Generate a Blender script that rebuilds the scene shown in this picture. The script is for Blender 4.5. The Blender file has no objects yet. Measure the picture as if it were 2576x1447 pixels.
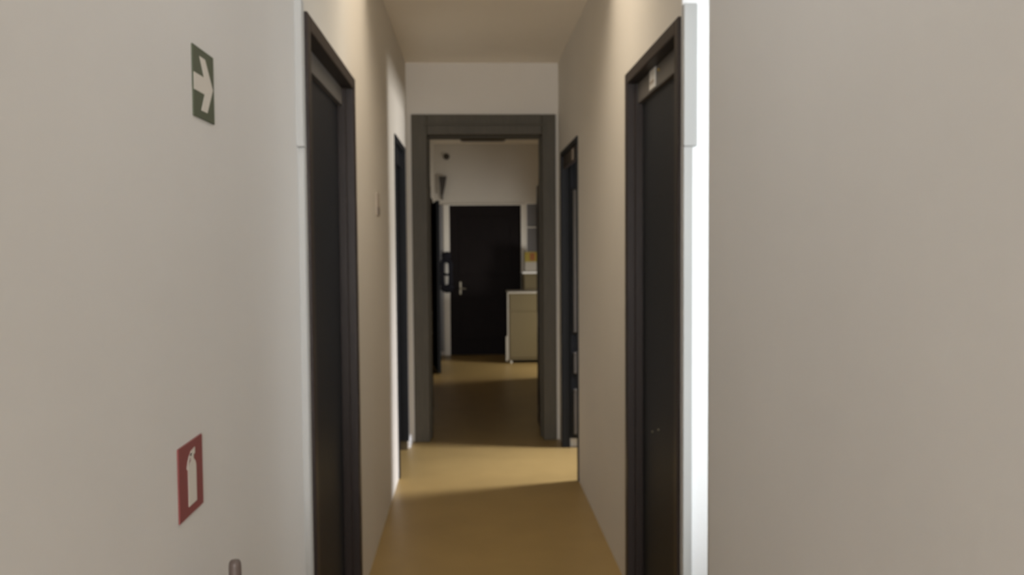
import bpy, bmesh, math, random
from mathutils import Vector, Matrix
random.seed(4)
col = bpy.context.scene.collection
R = math.radians

# ------------------------------------------------------------------ materials
def mat(name, color, rough=0.6, spec=0.5, metal=0.0, var=0.0, scale=6.0, bump=0.0, bscale=60.0,
        stretch=None, coat=0.0):
    m = bpy.data.materials.new(name); m.use_nodes = True
    nt = m.node_tree; b = nt.nodes['Principled BSDF']
    b.inputs['Roughness'].default_value = rough
    b.inputs['Metallic'].default_value = metal
    b.inputs['Specular IOR Level'].default_value = spec
    b.inputs['Coat Weight'].default_value = coat
    tc = nt.nodes.new('ShaderNodeTexCoord'); mp = nt.nodes.new('ShaderNodeMapping')
    nt.links.new(tc.outputs['Object'], mp.inputs['Vector'])
    if stretch: mp.inputs['Scale'].default_value = stretch
    nz = nt.nodes.new('ShaderNodeTexNoise'); nz.inputs['Scale'].default_value = scale
    nz.inputs['Detail'].default_value = 6
    nt.links.new(mp.outputs['Vector'], nz.inputs['Vector'])
    mx = nt.nodes.new('ShaderNodeMix'); mx.data_type = 'RGBA'
    c = Vector(color)
    lo = [max(0, x * (1 - var)) for x in c]; hi = [min(1, x * (1 + var)) for x in c]
    mx.inputs[6].default_value = (*lo, 1); mx.inputs[7].default_value = (*hi, 1)
    nt.links.new(nz.outputs['Fac'], mx.inputs[0])
    nt.links.new(mx.outputs[2], b.inputs['Base Color'])
    if bump:
        n2 = nt.nodes.new('ShaderNodeTexNoise'); n2.inputs['Scale'].default_value = bscale
        n2.inputs['Detail'].default_value = 4
        nt.links.new(mp.outputs['Vector'], n2.inputs['Vector'])
        bp = nt.nodes.new('ShaderNodeBump'); bp.inputs['Strength'].default_value = bump
        bp.inputs['Distance'].default_value = 0.004
        nt.links.new(n2.outputs['Fac'], bp.inputs['Height'])
        nt.links.new(bp.outputs['Normal'], b.inputs['Normal'])
    return m

M = {
 'plaster': mat('plaster', (.675, .666, .645), .85, .2, var=.04, scale=2.2, bump=.10, bscale=45),
 'plaster_warm_lit': mat('plaster_warm_lit', (.675, .64, .575), .85, .2, var=.04, scale=2.2, bump=.10, bscale=45),  # plaster copy tinted warm, standing in for the corridor's warmer light
 'plaster_white': mat('plaster_white', (.86, .87, .88), .8, .3, var=.03, scale=3, bump=.2, bscale=50),
 'ceiling': mat('ceiling_paint', (.88, .82, .72), .9, .2, var=.04, scale=2, bump=.2, bscale=40),
 'floor': mat('brown_vinyl', (.30, .205, .078), .38, .4, var=.14, scale=3.5, bump=.12, bscale=25),
 'frame_wood': mat('frame_wood', (.080, .070, .050), .5, .25, var=.3, scale=7, stretch=(14, 14, 1), bump=.15, bscale=30),
 'dark_wood': mat('dark_wood', (.010, .0118, .0155), .46, .22, var=.35, scale=7, stretch=(14, 14, 1), bump=.15, bscale=30),
 'brown_wood': mat('brown_wood', (.026, .018, .015), .42, .28, var=.35, scale=7, stretch=(14, 14, 1), bump=.15, bscale=30),
 'grey_panel': mat('grey_panel', (.125, .115, .105), .45, .45, var=.12, scale=8),
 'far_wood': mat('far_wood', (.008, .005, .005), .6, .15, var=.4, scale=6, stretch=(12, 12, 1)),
 'casing': mat('casing_paint', (.85, .82, .75), .5, .4, var=.05, scale=5),
 'trim_shaded': mat('trim_shaded', (.47, .48, .475), .55, .4, var=.05, scale=5),  # white trim greyed in the colour to carry its shade
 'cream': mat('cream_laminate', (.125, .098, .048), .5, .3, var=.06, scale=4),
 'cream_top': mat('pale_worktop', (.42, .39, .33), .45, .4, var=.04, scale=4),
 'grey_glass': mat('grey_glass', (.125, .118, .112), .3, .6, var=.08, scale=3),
 'metal': mat('satin_metal', (.36, .33, .26), .5, .5, metal=1, var=.06, scale=20),
 'brass': mat('brass', (.55, .40, .16), .35, .5, metal=1, var=.08, scale=20),
 'green': mat('sign_green', (.080, .098, .060), .5, .4, var=.06, scale=20),
 'red': mat('sign_red', (.235, .060, .058), .5, .4, var=.06, scale=20),
 'sign_white': mat('sign_white', (.66, .63, .57), .5, .4, var=.03, scale=20),
 'ext_red': mat('extinguisher_red', (.42, .02, .02), .3, .5, var=.05, scale=10),
 'ext_dark': mat('extinguisher_valve', (.11, .085, .075), .45, .4, var=.08, scale=20),
 'plate': mat('pale_plate', (.80, .79, .76), .4, .5, var=.05, scale=30),
 'plate_dark': mat('plate_dark', (.20, .17, .15), .5, .4, var=.05, scale=30),
 'plaque': mat('plaque', (.47, .41, .34), .5, .4, var=.05, scale=30),
 'bag': mat('bag_cloth', (.012, .012, .018), .8, .2, var=.3, scale=25),
 'lamp': mat('lamp_housing', (.10, .082, .06), .5, .4, var=.1, scale=10),
 'fitting': mat('dark_fitting', (.055, .046, .036), .5, .4, var=.1, scale=10),
 'yellow': mat('carton_yellow', (.27, .20, .025), .5, .4, var=.1, scale=12),
 'orange': mat('carton_orange', (.24, .085, .018), .5, .4, var=.1, scale=12),
 'carton': mat('carton_white', (.34, .31, .26), .6, .3, var=.06, scale=12),
 'rubber': mat('rubber', (.012, .012, .012), .7, .3, var=.1, scale=10),
}
gm = bpy.data.materials.new('window_glass'); gm.use_nodes = True
g = gm.node_tree.nodes['Principled BSDF']
g.inputs['Base Color'].default_value = (.95, .97, 1, 1); g.inputs['Roughness'].default_value = .05
g.inputs['Transmission Weight'].default_value = 1; g.inputs['IOR'].default_value = 1.02
M['glass'] = gm

# ------------------------------------------------------------------ mesh helpers
class MB:
    def __init__(self): self.bm = bmesh.new()
    def box(self, x0, x1, y0, y1, z0, z1, bev=0.0, seg=2):
        t = bmesh.new(); bmesh.ops.create_cube(t, size=1)
        for v in t.verts:
            v.co = Vector(((x0 + x1) / 2 + v.co.x * (x1 - x0), (y0 + y1) / 2 + v.co.y * (y1 - y0), (z0 + z1) / 2 + v.co.z * (z1 - z0)))
        if bev:
            bmesh.ops.bevel(t, geom=t.edges[:], offset=bev, segments=seg, affect='EDGES', profile=.5)
        self._merge(t); return self
    def _merge(self, t):
        me = bpy.data.meshes.new('tmp'); t.to_mesh(me); t.free()
        self.bm.from_mesh(me); bpy.data.meshes.remove(me)
    def prism(self, pts, axis, a, b):
        """outline pts (u,v) swept along axis from a to b. axis 'x': u=y,v=z; 'y': u=x,v=z; 'z': u=x,v=y"""
        t = bmesh.new()
        f = {'x': lambda u, v, w: (w, u, v), 'y': lambda u, v, w: (u, w, v), 'z': lambda u, v, w: (u, v, w)}[axis]
        A = [t.verts.new(f(u, v, a)) for u, v in pts]; B = [t.verts.new(f(u, v, b)) for u, v in pts]
        t.faces.new(A); t.faces.new(B[::-1])
        n = len(pts)
        for i in range(n): t.faces.new((A[(i + 1) % n], A[i], B[i], B[(i + 1) % n]))
        bmesh.ops.recalc_face_normals(t, faces=t.faces[:])
        self._merge(t); return self
    def lathe(self, prof, c, axis='z', n=24):
        t = bmesh.new(); rings = []
        for r, h in prof:
            ring = []
            for k in range(n):
                a = 2 * math.pi * k / n; u, v = max(r, 1e-5) * math.cos(a), max(r, 1e-5) * math.sin(a)
                p = {'z': (u, v, h), 'x': (h, u, v), 'y': (u, h, v)}[axis]
                ring.append(t.verts.new(Vector(p) + Vector(c)))
            rings.append(ring)
        for A, B in zip(rings, rings[1:]):
            for k in range(n): t.faces.new((A[k], A[(k + 1) % n], B[(k + 1) % n], B[k]))
        t.faces.new(rings[0][::-1]); t.faces.new(rings[-1])
        bmesh.ops.recalc_face_normals(t, faces=t.faces[:])
        for f in t.faces: f.smooth = True
        self._merge(t); return self
    def tube(self, pts, r, n=10):
        t = bmesh.new(); pts = [Vector(p) for p in pts]; rings = []
        for i, p in enumerate(pts):
            d = (pts[min(i + 1, len(pts) - 1)] - pts[max(i - 1, 0)]).normalized()
            up = Vector((0, 0, 1)) if abs(d.z) < .95 else Vector((1, 0, 0))
            s = d.cross(up).normalized(); q = s.cross(d)
            rr = r[i] if isinstance(r, (list, tuple)) else r
            rings.append([t.verts.new(p + s * math.cos(2 * math.pi * k / n) * rr + q * math.sin(2 * math.pi * k / n) * rr) for k in range(n)])
        for A, B in zip(rings, rings[1:]):
            for k in range(n): t.faces.new((A[k], A[(k + 1) % n], B[(k + 1) % n], B[k]))
        t.faces.new(rings[0][::-1]); t.faces.new(rings[-1])
        bmesh.ops.recalc_face_normals(t, faces=t.faces[:])
        for f in t.faces: f.smooth = True
        self._merge(t); return self
    def build(self, name, m, parent=None, kind=None):
        me = bpy.data.meshes.new(name); self.bm.to_mesh(me); self.bm.free()
        o = bpy.data.objects.new(name, me); col.objects.link(o)
        me.materials.append(M[m])
        if parent is not None:
            o.parent = parent
            o.matrix_parent_inverse = parent.matrix_basis.inverted()
        if kind: o['kind'] = kind
        return o

def struct(name, mb, m): return mb.build(name, m, None, 'structure')
def thing(name, label, cat, loc, group=None):
    o = bpy.data.objects.new(name, None); col.objects.link(o); o.location = loc
    o.empty_display_size = .1; o['label'] = label; o['category'] = cat
    if group: o['group'] = group
    return o

# ------------------------------------------------------------------ setting: measures in metres
H = 3.07                     # ceiling
LN, LW = -.526, -.510        # near left wall face, corridor left wall face
RN, RW = .660, .718          # near right wall face, corridor right wall face
YF, YE = 7.25, 13.0          # wall with the open doorway, end wall

struct('floor', MB().box(-1.6, 3.4, -5.1, 13.3, -.06, 0), 'floor')
struct('ceiling', MB().box(-1.6, 3.4, -5.1, 13.3, H, H + .06), 'ceiling')

D1 = (2.82, 3.96, 2.33)      # left near door: y0, y1, top
D2 = (3.02, 4.06, 2.37)      # right near door
D3 = (6.08, 7.00, 2.36)      # left door before the passage
D4 = (5.93, 6.97, 2.325)     # right doorway before the passage
D8 = (11.05, 11.98, 2.22)    # far left door

w = MB()
w.box(-.80, LN, -5, 2.80, 0, H)
struct('wall_left', w, 'plaster')
w = MB()
w.box(-.80, LW, 2.80, D1[0], 0, H).box(-.80, LW, D1[0], D1[1], D1[2], H).box(-.80, LW, D1[1], D3[0], 0, H)
w.box(-.80, LW, D3[0], D3[1], D3[2], H).box(-.80, LW, D3[1], D8[0], 0, H)
w.box(-.80, LW, D8[0], D8[1], D8[2], H).box(-.80, LW, D8[1], YE, 0, H)
struct('wall_left_corridor', w, 'plaster_warm_lit')

# near right wall with a rounded corner where the side passage opens
CR, CY = .08, 2.52
pr = [(RN, -5), (RN, CY - CR)]
pr += [(RN + CR - CR * math.cos(a), CY - CR + CR * math.sin(a)) for a in [R(7.5 * k) for k in range(1, 12)]]
pr += [(RN + CR, CY), (2.2, CY), (2.2, CY - .08), (RN + .14, CY - .08), (RN + .14, -5)]
wn = MB().prism(pr, 'z', 0, H)
struct('wall_right', wn, 'plaster')
for _p in bpy.data.objects['wall_right'].data.polygons: _p.use_smooth = len(_p.vertices) == 4 and abs(_p.normal.z) < .1 and _p.area < .06
w = MB()
T = RW + .047
w.box(RW, T, D2[0], D2[1], D2[2], H).box(RW, T, D2[1], D4[0], 0, H).box(RW, T, D4[0], D4[1], D4[2], H)
w.box(RW, T, D4[1], 9.25, 0, H)
struct('wall_right_corridor', w, 'plaster_warm_lit')
struct('wall_passage', MB().box(RW, 2.2, 3.0, 3.02, 0, H), 'plaster_white')
struct('wall_passage_end', MB().box(2.2, 2.26, 2.45, 3.02, 0, .5).box(2.2, 2.26, 2.45, 3.02, 2.6, H), 'plaster_white')
# side room behind the right doorway
w = MB().box(T, 3.2, 6.985, 7.06, 0, H).box(T, 3.2, 4.5, 4.58, 0, H)
w.box(3.2, 3.28, 4.5, 7.06, 0, .25).box(3.2, 3.28, 4.5, 7.06, 2.5, H).box(3.2, 3.28, 4.5, 5.6, .25, 2.5)
struct('wall_side_room', w, 'plaster')
# bay right of the end door, with unseen partition added to cut its light
w = MB().box(T, 1.05, 9.18, 9.25, 0, H).box(.98, 2.5, 9.25, 10.7, 0, H).box(2.5, 2.58, 10.62, YE, 0, H)
struct('wall_bay_and_added_partition', w, 'plaster_warm_lit')
# wall with the open doorway
FO = (-.470, .694, 2.655)    # outer frame
w = MB().box(LW, FO[0], YF, YF + .18, 0, H).box(FO[1], RW, YF, YF + .18, 0, H).box(FO[0], FO[1], YF, YF + .18, FO[2], H)
struct('wall_front', w, 'plaster_warm_lit')
# end wall: opening for the dark door and for the glazed panel
ED = (-.307, .733, 2.185)
WI = (.800, 1.70, 1.26, 2.215)
w = MB().box(-.80, ED[0], YE, YE + .15, 0, H).box(ED[0], ED[1], YE, YE + .15, ED[2], H)
w.box(ED[1], WI[0], YE, YE + .15, 0, H).box(WI[0], WI[1], YE, YE + .15, 0, WI[2]).box(WI[0], WI[1], YE, YE + .15, WI[3], H).box(WI[1], 2.58, YE, YE + .15, 0, H)
struct('wall_end', w, 'plaster_warm_lit')
struct('wall_back', MB().box(-.8, .8, -5.1, -5, 0, H), 'plaster')
struct('wall_closet', MB().box(-1.5, -1.45, 10.9, 12.1, 0, H).box(-1.45, -.8, 10.9, 11.0, 0, H).box(-1.45, -.8, 12.0, 12.1, 0, H), 'plaster')

# ------------------------------------------------------------------ doors
def panels(mb, face, axis, u0, u1, specs, t, s):
    """raised moulding rings on a leaf face; specs = (z0,z1)"""
    for z0, z1 in specs:
        for a, b, c, d in ((u0, u1, z0, z0 + t), (u0, u1, z1 - t, z1), (u0, u0 + t, z0 + t, z1 - t), (u1 - t, u1, z0 + t, z1 - t)):
            lo, hi = sorted((face, face + s))
            if axis == 'x': mb.box(lo, hi, a, b, c, d, .003, 1)
            else: mb.box(a, b, lo, hi, c, d, .003, 1)
    return mb

def side_door(name, X, s, y0, y1, top, tl, frame_m='brown_wood', depth=.055):
    """closed door in a side wall. X wall face, s=+1 when the wall body lies toward +x"""
    e = X - s * .012; far = X + s * .10; lo, hi = sorted((e, far))
    f = MB(); j = .055
    f.box(lo, hi, y0, y0 + j, 0, top, .004).box(lo, hi, y1 - j, y1, 0, top, .004).box(lo, hi, y0 + j, y1 - j, top - .05, top, .004)
    # inner stop, a step behind the face
    a, b = sorted((X + s * .022, far))
    f.box(a, b, y0 + j, y0 + j + .022, 0, top - .05, .003).box(a, b, y1 - j - .022, y1 - j, 0, top - .05, .003)
    d = struct(name, f, frame_m)
    a, b = sorted((X + s * (depth - .020), X + s * .085))
    MB().box(a, b, y0 + j, y1 - j, tl, top - .05, .003).build('transom_panel', 'grey_panel', d)
    a, b = sorted((X + s * depth, X + s * (depth + .04)))
    L = MB().box(a, b, y0 + j + .022, y1 - j - .022, .008, tl, .004)
    leaf = L.build('leaf', 'dark_wood', d)
    fc = X + s * depth
    return d, leaf, fc

d1, leaf1, fc1 = side_door('door_1', LW, -1, *D1, 2.205)
d2, leaf2, fc2 = side_door('door_2', RW, 1, *D2, 2.23)
# white number plate and small hook on the right transom, two bright screws on the leaf
xf = RW + .035
MB().box(xf - .004, xf, 3.600, 3.712, 2.238, 2.318, .001, 1).build('number_plate', 'plate', d2)
MB().box(xf - .006, xf - .004, 3.62, 3.695, 2.258, 2.272).build('plate_mark', 'plaque', [c for c in d2.children if c.name.startswith('number_plate')][0])
MB().lathe([(.007, 0), (.006, -.006), (.001, -.008)], (xf, 3.535, 2.292), 'x', 12).build('stud', 'brass', d2)
for yy, zz in ((3.76, .795), (3.637, .829)):
    MB().lathe([(.005, 0), (.004, -.004), (.001, -.005)], (fc2, yy, zz), 'x', 10).build('screw', 'metal', leaf2)

# left door before the passage: deep reveal, dark lined, door closed at the back of it
def deep_frame(X, s, y0, y1, top, dep):
    lo, hi = sorted((X - s * .010, X + s * dep))
    f = MB().box(lo, hi, y0, y0 + .05, 0, top, .004).box(lo, hi, y1 - .05, y1, .07, top, .004).box(lo, hi, y0 + .05, y1 - .05, top - .04, top, .004)
    return f
f = deep_frame(LW, -1, *D3, .24)
f.box(LW - .105, LW - .085, D3[1] - .062, D3[1] - .05, .07, D3[2] - .04, .002, 1)
d3 = struct('door_3', f, 'dark_wood')
MB().box(LW - .235, LW - .19, D3[0] + .05, D3[1] - .05, .01, 2.2, .004).build('leaf', 'dark_wood', d3)
MB().box(LW - .05, LW - .02, D3[0] + .05, D3[1] - .05, 2.2, D3[2] - .04, .003).build('transom_panel', 'dark_wood', d3)
MB().box(LW - .02, LW - .016, 6.34, 6.44, 2.225, 2.30, .001, 1).build('number_plate', 'plaque', d3)
struct('baseboard_left', MB().box(LW, LW + .018, 7.01, 7.215, 0, .072, .003), 'plaster_white')

struct('trim_3', MB().box(LW - .19, LW - .002, 6.955, 6.999, 0, .07), 'cream')

# right doorway before the passage: frame, transom, leaf swung open into the side room
lo, hi = RW - .010, T + .006
f = MB().box(lo, hi, D4[0], D4[0] + .03, 0, D4[2], .003).box(lo, hi, D4[1] - .03, D4[1], 0, D4[2], .003).box(lo, hi, D4[0] + .03, D4[1] - .03, D4[2] - .04, D4[2], .003)
f.box(lo, RW - .001, D4[1], D4[1] + .045, 0, D4[2], .003)
d4 = struct('door_4', f, 'dark_wood')
MB().box(RW + .004, RW + .03, D4[0] + .03, D4[1] - .03, 2.19, D4[2] - .04, .003).build('transom_panel', 'brown_wood', d4)
MB().box(RW, RW + .004, 6.22, 6.30, 2.195, 2.275, .001, 1).build('number_plate', 'plaque', d4)
leaf4 = MB().box(T + .008, T + .93, 6.925, 6.965, .075, 2.30, .004).build('leaf', 'dark_wood', d4)
panels(MB(), 6.925, 'y', T + .034, T + .86, ((.11, .47), (.59, .76), (.915, 2.03)), .028, -.008).build('panel_moulding', 'grey_panel', leaf4)
struct('baseboard_right', MB().box(T, 3.19, 6.968, 6.985, 0, .075, .003), 'plaster_white')

# open doorway in the front wall with its deep dark frame
FI = (-.343, .583, 2.492)
f = MB()
f.box(FO[0], FI[0], YF - .03, YF + .22, 0, FO[2], .006).box(FI[1], FO[1], YF - .03, YF + .22, 0, FO[2], .006)
f.box(FI[0], FI[1], YF - .03, YF + .22, FI[2], FO[2], .006)
f.box(FO[0] + .055, FI[0] + .012, YF + .10, YF + .20, 0, FI[2], .004).box(FI[1] - .012, FO[1] - .055, YF + .10, YF + .20, 0, FI[2], .004)
f.box(FI[0], FI[1], YF + .08, YF + .20, FI[2] - .012, FI[2] + .05, .004)
f.box(FI[0] - .03, FI[1] + .03, YF - .045, YF - .028, FI[2] + .075, FI[2] + .09, .003)
struct('door_5', f, 'frame_wood')
def folded_leaf(name, x0, x1, face, s):
    f = MB().box(x0, x1, YF + .225, YF + .69, .012, 2.125, .004)
    o = struct(name, f, 'brown_wood')
    panels(MB(), face, 'x', YF + .29, YF + .63, ((.15, .85), (1.0, 2.0)), .025, s * .006).build('panel_moulding', 'brown_wood', o)
    b = MB().box(*sorted((face, face + s * .01)), YF + .235, YF + .265, 2.02, 2.115, .003)
    b.tube([(face + s * .010, YF + .25, 2.0), (face + s * .010, YF + .25, 2.16)], .006)
    b.build('bolt', 'brass', o)
    return o
folded_leaf('door_6', FI[0] - .045, FI[0] - .005, FI[0] - .005, 1)
folded_leaf('door_7', FI[1] + .005, FI[1] + .045, FI[1] + .005, -1)

# far left door, ajar into the corridor
f = MB().box(LW - .1, LW + .01, D8[1] - .05, D8[1], 0, D8[2], .004).box(LW - .1, LW + .01, D8[0], D8[0] + .05, 0, D8[2], .004).box(LW - .1, LW + .01, D8[0] + .05, D8[1] - .05, D8[2] - .05, D8[2], .004)
d8 = struct('door_8', f, 'far_wood')
lf = MB().box(-.02, .02, -.84, 0, .01, D8[2] - .06, .004).build('leaf', 'dark_wood', None)
lf.parent = d8
lf.location = (LW + .012, D8[1] - .06, 0); lf.rotation_euler = (0, 0, R(6.5))

# end door
f = MB()
c0 = .085
f.box(ED[0] - c0, ED[0], YE - .03, YE, 0, ED[2] + .012, .004).box(ED[1], ED[1] + .05, YE - .03, YE, 0, ED[2] + .012, .004)
f.box(ED[0], ED[1], YE - .03, YE, ED[2], ED[2] + .018, .003)
d9 = struct('door_9', f, 'casing')
fl = MB().box(ED[0], ED[1], YE + .005, YE + .05, .001, ED[2], .004).build('leaf', 'far_wood', d9)
panels(MB(), YE + .005, 'y', ED[0] + .13, ED[1] - .13, ((.2, .85), (1.15, ED[2] - .15)), .03, -.008).build('panel_moulding', 'far_wood', fl)
h = MB().box(-.170, -.142, YE - .006, YE + .006, .89, 1.075, .003)
h.tube([(-.155, YE - .004, .975), (-.155, YE - .05, .975)], .009)
h.tube([(-.163, YE - .05, .975), (-.11, YE - .052, .978), (-.07, YE - .048, .972)], [.010, .009, .006])
h.build('door_handle', 'metal', fl)

struct('shaded_wall_strip', MB().box(-.508, -.404, YE - .02, YE, .06, 2.19, .003), 'grey_glass')  # dark board standing in for a shaded strip of the end wall

# glazed grey panel beside the end door
f = MB().box(WI[0], WI[0] + .02, YE + .0, YE + .05, WI[2], WI[3]).box(WI[1] - .02, WI[1], YE, YE + .05, WI[2], WI[3])
f.box(WI[0], WI[1], YE - .006, YE + .05, WI[3] - .014, WI[3]).box(WI[0], WI[1], YE - .004, YE + .05, 1.855, 1.867).box(WI[0], WI[1], YE, YE + .05, WI[2], WI[2] + .02)
f.box(1.24, 1.26, YE, YE + .05, WI[2], WI[3])
w1 = struct('window_1', f, 'casing')
MB().box(WI[0], WI[1], YE + .03, YE + .045, WI[2], WI[3]).build('pane', 'grey_glass', w1)
# daylight windows out of sight (side passage, side room)
def side_window(name, x, y0, y1, z0, z1, bars):
    f = MB()
    f.box(x, x + .05, y0, y0 + .04, z0, z1).box(x, x + .05, y1 - .04, y1, z0, z1).box(x, x + .05, y0, y1, z0, z0 + .04).box(x, x + .05, y0, y1, z1 - .04, z1)
    for yb in bars: f.box(x + .01, x + .04, yb - .02, yb + .02, z0, z1)
    o = struct(name, f, 'casing')
    MB().box(x + .02, x + .026, y0, y1, z0, z1).build('pane', 'glass', o)
side_window('window_2', 2.2, 2.53, 3.0, .5, 2.6, ())
side_window('window_3', 3.2, 5.6, 6.985, .25, 2.5, (6.3,))

# white corner strips beside the two near doors
tl = MB().box(LN - .002, LW + .002, 2.770, 2.802, 0, 1.905, .002, 1).box(LN - .004, LW + .004, 2.755, 2.802, 1.905, 2.352, .002, 1)
struct('trim_1', tl, 'trim_shaded')
tr = MB().box(.716, .748, 2.975, 3.0, 0, 1.928, .002, 1).box(.714, .762, 2.968, 3.0, 1.928, 2.40, .003, 1)
struct('trim_2', tr, 'trim_shaded')

# ------------------------------------------------------------------ things on the walls
def left_sign(name, label, cat, y0, y1, z0, z1, m):
    t = thing(name, label, cat, (LN, (y0 + y1) / 2, (z0 + z1) / 2))
    MB().box(LN, LN + .003, y0, y1, z0, z1, .0008, 1).build('backing', m, t)
    U = lambda u: y0 + u * (y1 - y0)
    V = lambda v: z1 - v * (z1 - z0)
    return t, U, V
t, U, V = left_sign('arrow_sign', 'small square green sign with white right-pointing arrow high on left wall', 'sign', 1.733, 1.870, 1.852, 1.988, 'green')
P = [(.02, .39), (.50, .39), (.30, .12), (.56, .12), (.93, .50), (.62, .885), (.34, .885), (.52, .63), (.02, .63)]
MB().prism([(U(u), V(v)) for u, v in P], 'x', LN + .003, LN + .0036).build('arrow', 'sign_white', t)
t, U, V = left_sign('extinguisher_sign', 'small square red sign with white fire extinguisher symbol on left wall', 'sign', 1.594, 1.734, 1.105, 1.241, 'red')
mb = MB()
body = [(.36, .87), (.36, .36), (.41, .30), (.47, .27), (.62, .27), (.68, .32), (.70, .37), (.70, .87)]
mb.prism([(U(u), V(v)) for u, v in body], 'x', LN + .003, LN + .0036)
mb.prism([(U(u), V(v)) for u, v in [(.49, .27), (.49, .20), (.44, .20), (.48, .14), (.66, .11), (.66, .20), (.60, .20), (.60, .27)]], 'x', LN + .003, LN + .0036)
mb.prism([(U(u), V(v)) for u, v in [(.50, .15), (.42, .18), (.36, .25), (.31, .34), (.34, .36), (.40, .27), (.46, .21), (.52, .19)]], 'x', LN + .003, LN + .0036)
mb.build('symbol', 'sign_white', t)

# fire extinguisher below its sign (only the top of its valve reaches the picture)
ex, ey = LN + .092, 1.616
t = thing('fire_extinguisher', 'grey-brown rounded top of a fire extinguisher below the red sign', 'fire extinguisher', (ex, ey, .38))
MB().lathe([(.02, .38), (.068, .382), (.074, .395), (.075, .74), (.068, .79), (.045, .83), (.022, .85), (.020, .87)], (ex, ey, 0), 'z', 32).build('cylinder', 'ext_red', t)
v = MB().lathe([(.020, .865), (.022, .90), (.016, .91), (.0112, .925), (.0112, 1.020), (.0105, 1.027), (.008, 1.031), (.001, 1.033)], (ex, ey, 0), 'z', 20)
v.build('valve', 'ext_dark', t)
MB().tube([(ex, ey - .015, .90), (ex, ey - .06, .915), (ex, ey - .12, .90)], [.009, .008, .007]).tube([(ex, ey - .015, .885), (ex, ey - .06, .875), (ex, ey - .11, .872)], [.009, .008, .007]).build('handle', 'ext_dark', t)
MB().tube([(ex, ey + .015, .89), (ex, ey + .07, .88), (ex, ey + .095, .82), (ex, ey + .092, .70), (ex, ey + .09, .55)], [.009, .009, .009, .010, .014]).build('hose', 'rubber', t)
MB().box(LN, ex - .073, ey - .03, ey + .03, .50, .78, .003).build('wall_mount', 'ext_dark', t)

# small plaque on the left corridor wall
t = thing('wall_plaque', 'small square plaque on the left wall beyond the near door', 'plaque', (LW, 4.93, 1.83))
MB().box(LW, LW + .006, 4.866, 4.992, 1.768, 1.892, .002, 1).build('plate', 'plaque', t)
MB().box(LW + .006, LW + .008, 4.874, 4.984, 1.773, 1.815, .0008, 1).build('lower_band', 'plate_dark', t)

# end wall fittings
t = thing('alarm_sounder', 'small round dark alarm sounder high on the end wall, above the tapered fitting', 'sounder', (-.34, YE, 2.89))  # round alarm sounder mounted on the wall
MB().lathe([(.044, 0), (.044, -.02), (.036, -.035), (.02, -.042), (.001, -.044)], (-.34, YE, 2.89), 'y', 24).build('housing', 'fitting', t)
MB().lathe([(.012, -.04), (.010, -.052), (.001, -.054)], (-.34, YE, 2.89), 'y', 12).build('cap', 'lamp', t)
t = thing('wall_fitting', 'dark tapered wall fitting narrowing downward on the end wall, left of the door', 'wall fitting', (-.40, YE, 2.47))
MB().prism([(-.452, 2.602), (-.340, 2.602), (-.360, 2.48), (-.392, 2.335), (-.430, 2.335), (-.436, 2.48)], 'y', YE - .06, YE).build('shade', 'fitting', t)
MB().box(-.424, -.398, YE - .03, YE, 2.27, 2.336, .004).build('bracket', 'fitting', t)
t = thing('ceiling_lamp', 'unlit brown rectangular ceiling lamp near the end wall', 'lamp', (.175, 12.0, H))
MB().box(-.125, .475, 11.92, 12.08, 3.0, H, .008).build('housing', 'lamp', t)
MB().box(-.10, .45, 11.935, 12.065, 2.992, 3.0, .003, 1).build('diffuser', 'plate_dark', t)

# black bag hanging beside the end door
bx, by = -.352, YE - .115
t = thing('hanging_bag', 'black bag with long straps hanging beside the end door', 'bag', (bx, by, 1.5))
MB().tube([(-.41, YE - .01, 1.505), (-.41, by, 1.50), (-.41, by - .02, 1.525)], .010).build('hook', 'fitting', t)
def blob(cx, cy, cz, sx, sy, sz, seed):
    b = bmesh.new(); bmesh.ops.create_icosphere(b, subdivisions=3, radius=1); rr = random.Random(seed)
    ph = [rr.uniform(0, 6) for _ in range(4)]
    for vv in b.verts:
        k = 1 + .10 * math.sin(3 * vv.co.x + ph[0]) + .09 * math.sin(4 * vv.co.z + ph[1]) + .06 * math.sin(7 * vv.co.x * vv.co.z + ph[2])
        p = vv.co * k
        vv.co = Vector((cx + p.x * sx, cy + p.y * sy, cz + p.z * sz))
    for ff in b.faces: ff.smooth = True
    return b
mb = MB(); mb._merge(blob(bx - .005, by, 1.435, .078, .038, .075, 1)); mb.build('gathered_top', 'bag', t)
mb = MB(); mb._merge(blob(bx + .005, by, .985, .095, .045, .062, 2)); mb.build('pouch', 'bag', t)
for a in (-.062, .055):
    MB().tube([(bx + a * .6, by, 1.42), (bx + a * 1.05, by, 1.33), (bx + a, by, 1.2), (bx + a * 1.05, by, 1.08), (bx + a * .8, by, 1.0)], [.030, .036, .030, .037, .030]).build('strap', 'bag', t)
MB().tube([(bx - .055, by, 1.205), (bx, by - .01, 1.18), (bx + .055, by, 1.195)], .020).build('strap_tie', 'bag', t)

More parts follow.
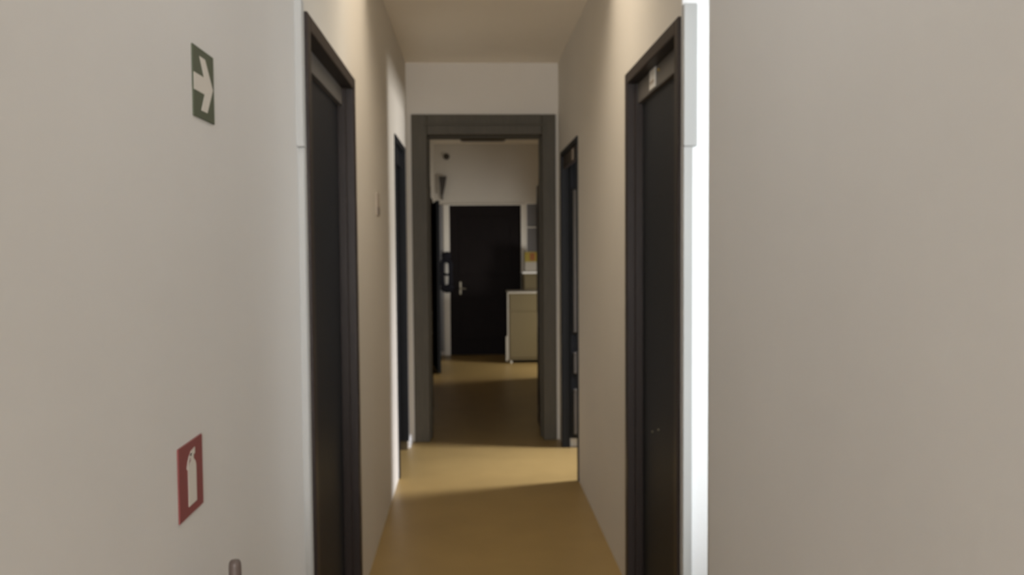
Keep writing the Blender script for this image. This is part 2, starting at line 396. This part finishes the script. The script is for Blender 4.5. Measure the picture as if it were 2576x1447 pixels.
# ------------------------------------------------------------------ cabinets at the end
t = thing('low_cabinet', 'low cream cabinet with pale top in front of the dark end door', 'cabinet', (.80, 12.25, 0))
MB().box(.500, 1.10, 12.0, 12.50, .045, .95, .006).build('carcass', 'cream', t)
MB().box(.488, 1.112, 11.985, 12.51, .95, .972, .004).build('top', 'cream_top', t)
MB().box(.484, .500, 11.992, 12.02, .05, .95, .003).build('edge_highlight', 'cream_top', t)  # pale strip painting a highlight along the left front edge
MB().box(.462, .484, 11.995, 12.02, .03, .37, .004).build('side_rail', 'cream_top', t)
MB().box(.56, 1.06, 12.04, 12.46, 0.02, .045).build('plinth', 'rubber', t)
for (x, y) in ((.53, 12.03), (1.07, 12.03), (.53, 12.47), (1.07, 12.47)):
    MB().lathe([(.018, 0), (.020, .012), (.014, .046)], (x, y, 0), 'z', 12).build('foot', 'cream_top', t)
dr = MB().box(.515, 1.085, 11.988, 12.0, .08, .70, .003).build('door', 'cream', t)
MB().box(.515, 1.085, 11.988, 12.0, .712, .94, .003).build('drawer', 'cream', t)

t = thing('tall_cabinet', 'taller cream cabinet against the end wall, right of the dark door', 'cabinet', (1.1, 12.75, 0))
MB().box(.735, 1.50, 12.54, 12.96, .0, 1.20, .006).build('carcass', 'cream', t)
MB().box(.722, 1.513, 12.525, 12.965, 1.20, 1.226, .004).build('top', 'plate', t)
MB().box(.75, 1.11, 12.528, 12.54, .06, 1.17, .003).build('door', 'cream', t)
MB().box(1.12, 1.485, 12.528, 12.54, .06, 1.17, .003).build('door', 'cream', t)

t = thing('printed_box', 'yellow and white printed box with orange square standing on the taller cabinet', 'box', (.86, 12.7, 1.226))
MB().box(.760, .985, 12.58, 12.80, 1.226, 1.51, .004).build('carton', 'carton', t)
MB().box(.760, .985, 12.577, 12.58, 1.365, 1.505, .001, 1).build('yellow_band', 'yellow', t)
MB().box(.835, .905, 12.574, 12.577, 1.385, 1.49, .001, 1).build('orange_square', 'orange', t)

# ------------------------------------------------------------------ light
def area(name, loc, target, sx, sy, power, color, spread=180):
    l = bpy.data.lights.new(name, 'AREA'); l.shape = 'RECTANGLE'; l.size = sx; l.size_y = sy
    l.energy = power; l.color = color; l.spread = R(spread)
    o = bpy.data.objects.new(name, l); col.objects.link(o); o.location = loc
    o.rotation_euler = (Vector(target) - Vector(loc)).to_track_quat('-Z', 'Y').to_euler()
    return o
area('hall_fill', (.05, -4.7, 1.7), (.05, 3, 1.6), 1.0, 1.8, 188, (1, .985, .99))  # added fill from behind the camera
area('hall_top_fill', (.05, 1.5, 3.03), (.05, 1.5, 0), .6, 1.2, 5.5, (1, .985, .985))  # unseen overhead fill added to even out the near walls
area('passage_daylight', (1.25, 2.61, 1.6), (.80, 3.0, 1.6), .12, 2.2, 5, (.92, .97, 1), 100)
area('passage_window_daylight', (2.15, 2.765, 1.6), (-.5, 2.55, 1.5), .44, 2.0, 7.5, (.94, .97, 1))
area('side_room_daylight', (3.0, 6.55, 2.2), (.2, 6.35, 0), .5, .5, 28, (.93, .93, 1), 60)
area('side_room_reflection', (3.0, 6.55, 1.2), (-.5, 6.4, 2.5), .4, .4, 11, (1, .97, .94), 60)
area('bay_daylight', (2.35, 11.1, 1.0), (.3, 11.7, .25), .5, .7, 26, (.98, .94, .88), 120)
area('corridor_fill', (.1, 4.0, 3.02), (.1, 4.0, 0), 2.2, .9, 21, (1, .86, .69), 138)  # overhead fill out of view, added to lift corridor walls and floor
def spot(name, loc, target, power, color, angle, blend, rad):
    l = bpy.data.lights.new(name, 'SPOT'); l.energy = power; l.color = color; l.spot_size = R(angle); l.spot_blend = blend; l.shadow_soft_size = rad
    o = bpy.data.objects.new(name, l); col.objects.link(o); o.location = loc
    o.rotation_euler = (Vector(target) - Vector(loc)).to_track_quat('-Z', 'Y').to_euler()
spot('wall_patch_spot', (-.42, -1.6, 2.3), (.718, 3.05, 2.75), 70, (.95, .97, 1), 17, 1, .1)  # added spot that brightens the wall above the right near door

wd = bpy.data.worlds.new('world'); bpy.context.scene.world = wd; wd.use_nodes = True
wd.node_tree.nodes['Background'].inputs['Color'].default_value = (.75, .85, 1, 1)
wd.node_tree.nodes['Background'].inputs['Strength'].default_value = .3

# ------------------------------------------------------------------ camera
cd = bpy.data.cameras.new('camera'); cam = bpy.data.objects.new('camera', cd); col.objects.link(cam)
cd.sensor_width = 36; cd.lens = 36 * 2240 / 2576; cd.clip_start = .02
cd.dof.use_dof = True; cd.dof.focus_distance = .55; cd.dof.aperture_fstop = cd.lens / 1000 / .0022
yaw, pitch, roll = R(2.62832), R(2.71149), R(-.42057)
fwd = Vector((math.sin(yaw) * math.cos(pitch), math.cos(yaw) * math.cos(pitch), -math.sin(pitch)))
rt = Vector((math.cos(yaw), -math.sin(yaw), 0)); up = rt.cross(fwd)
r2 = rt * math.cos(roll) + up * math.sin(roll); u2 = -rt * math.sin(roll) + up * math.cos(roll)
cam.matrix_world = Matrix(((r2.x, u2.x, -fwd.x, 0), (r2.y, u2.y, -fwd.y, 0), (r2.z, u2.z, -fwd.z, 1.6), (0, 0, 0, 1)))
sc = bpy.context.scene; sc.camera = cam
sc.view_settings.view_transform = 'Standard'; sc.view_settings.look = 'None'
sc.cycles.use_denoising = True
sc.cycles.max_bounces = 10; sc.cycles.diffuse_bounces = 7
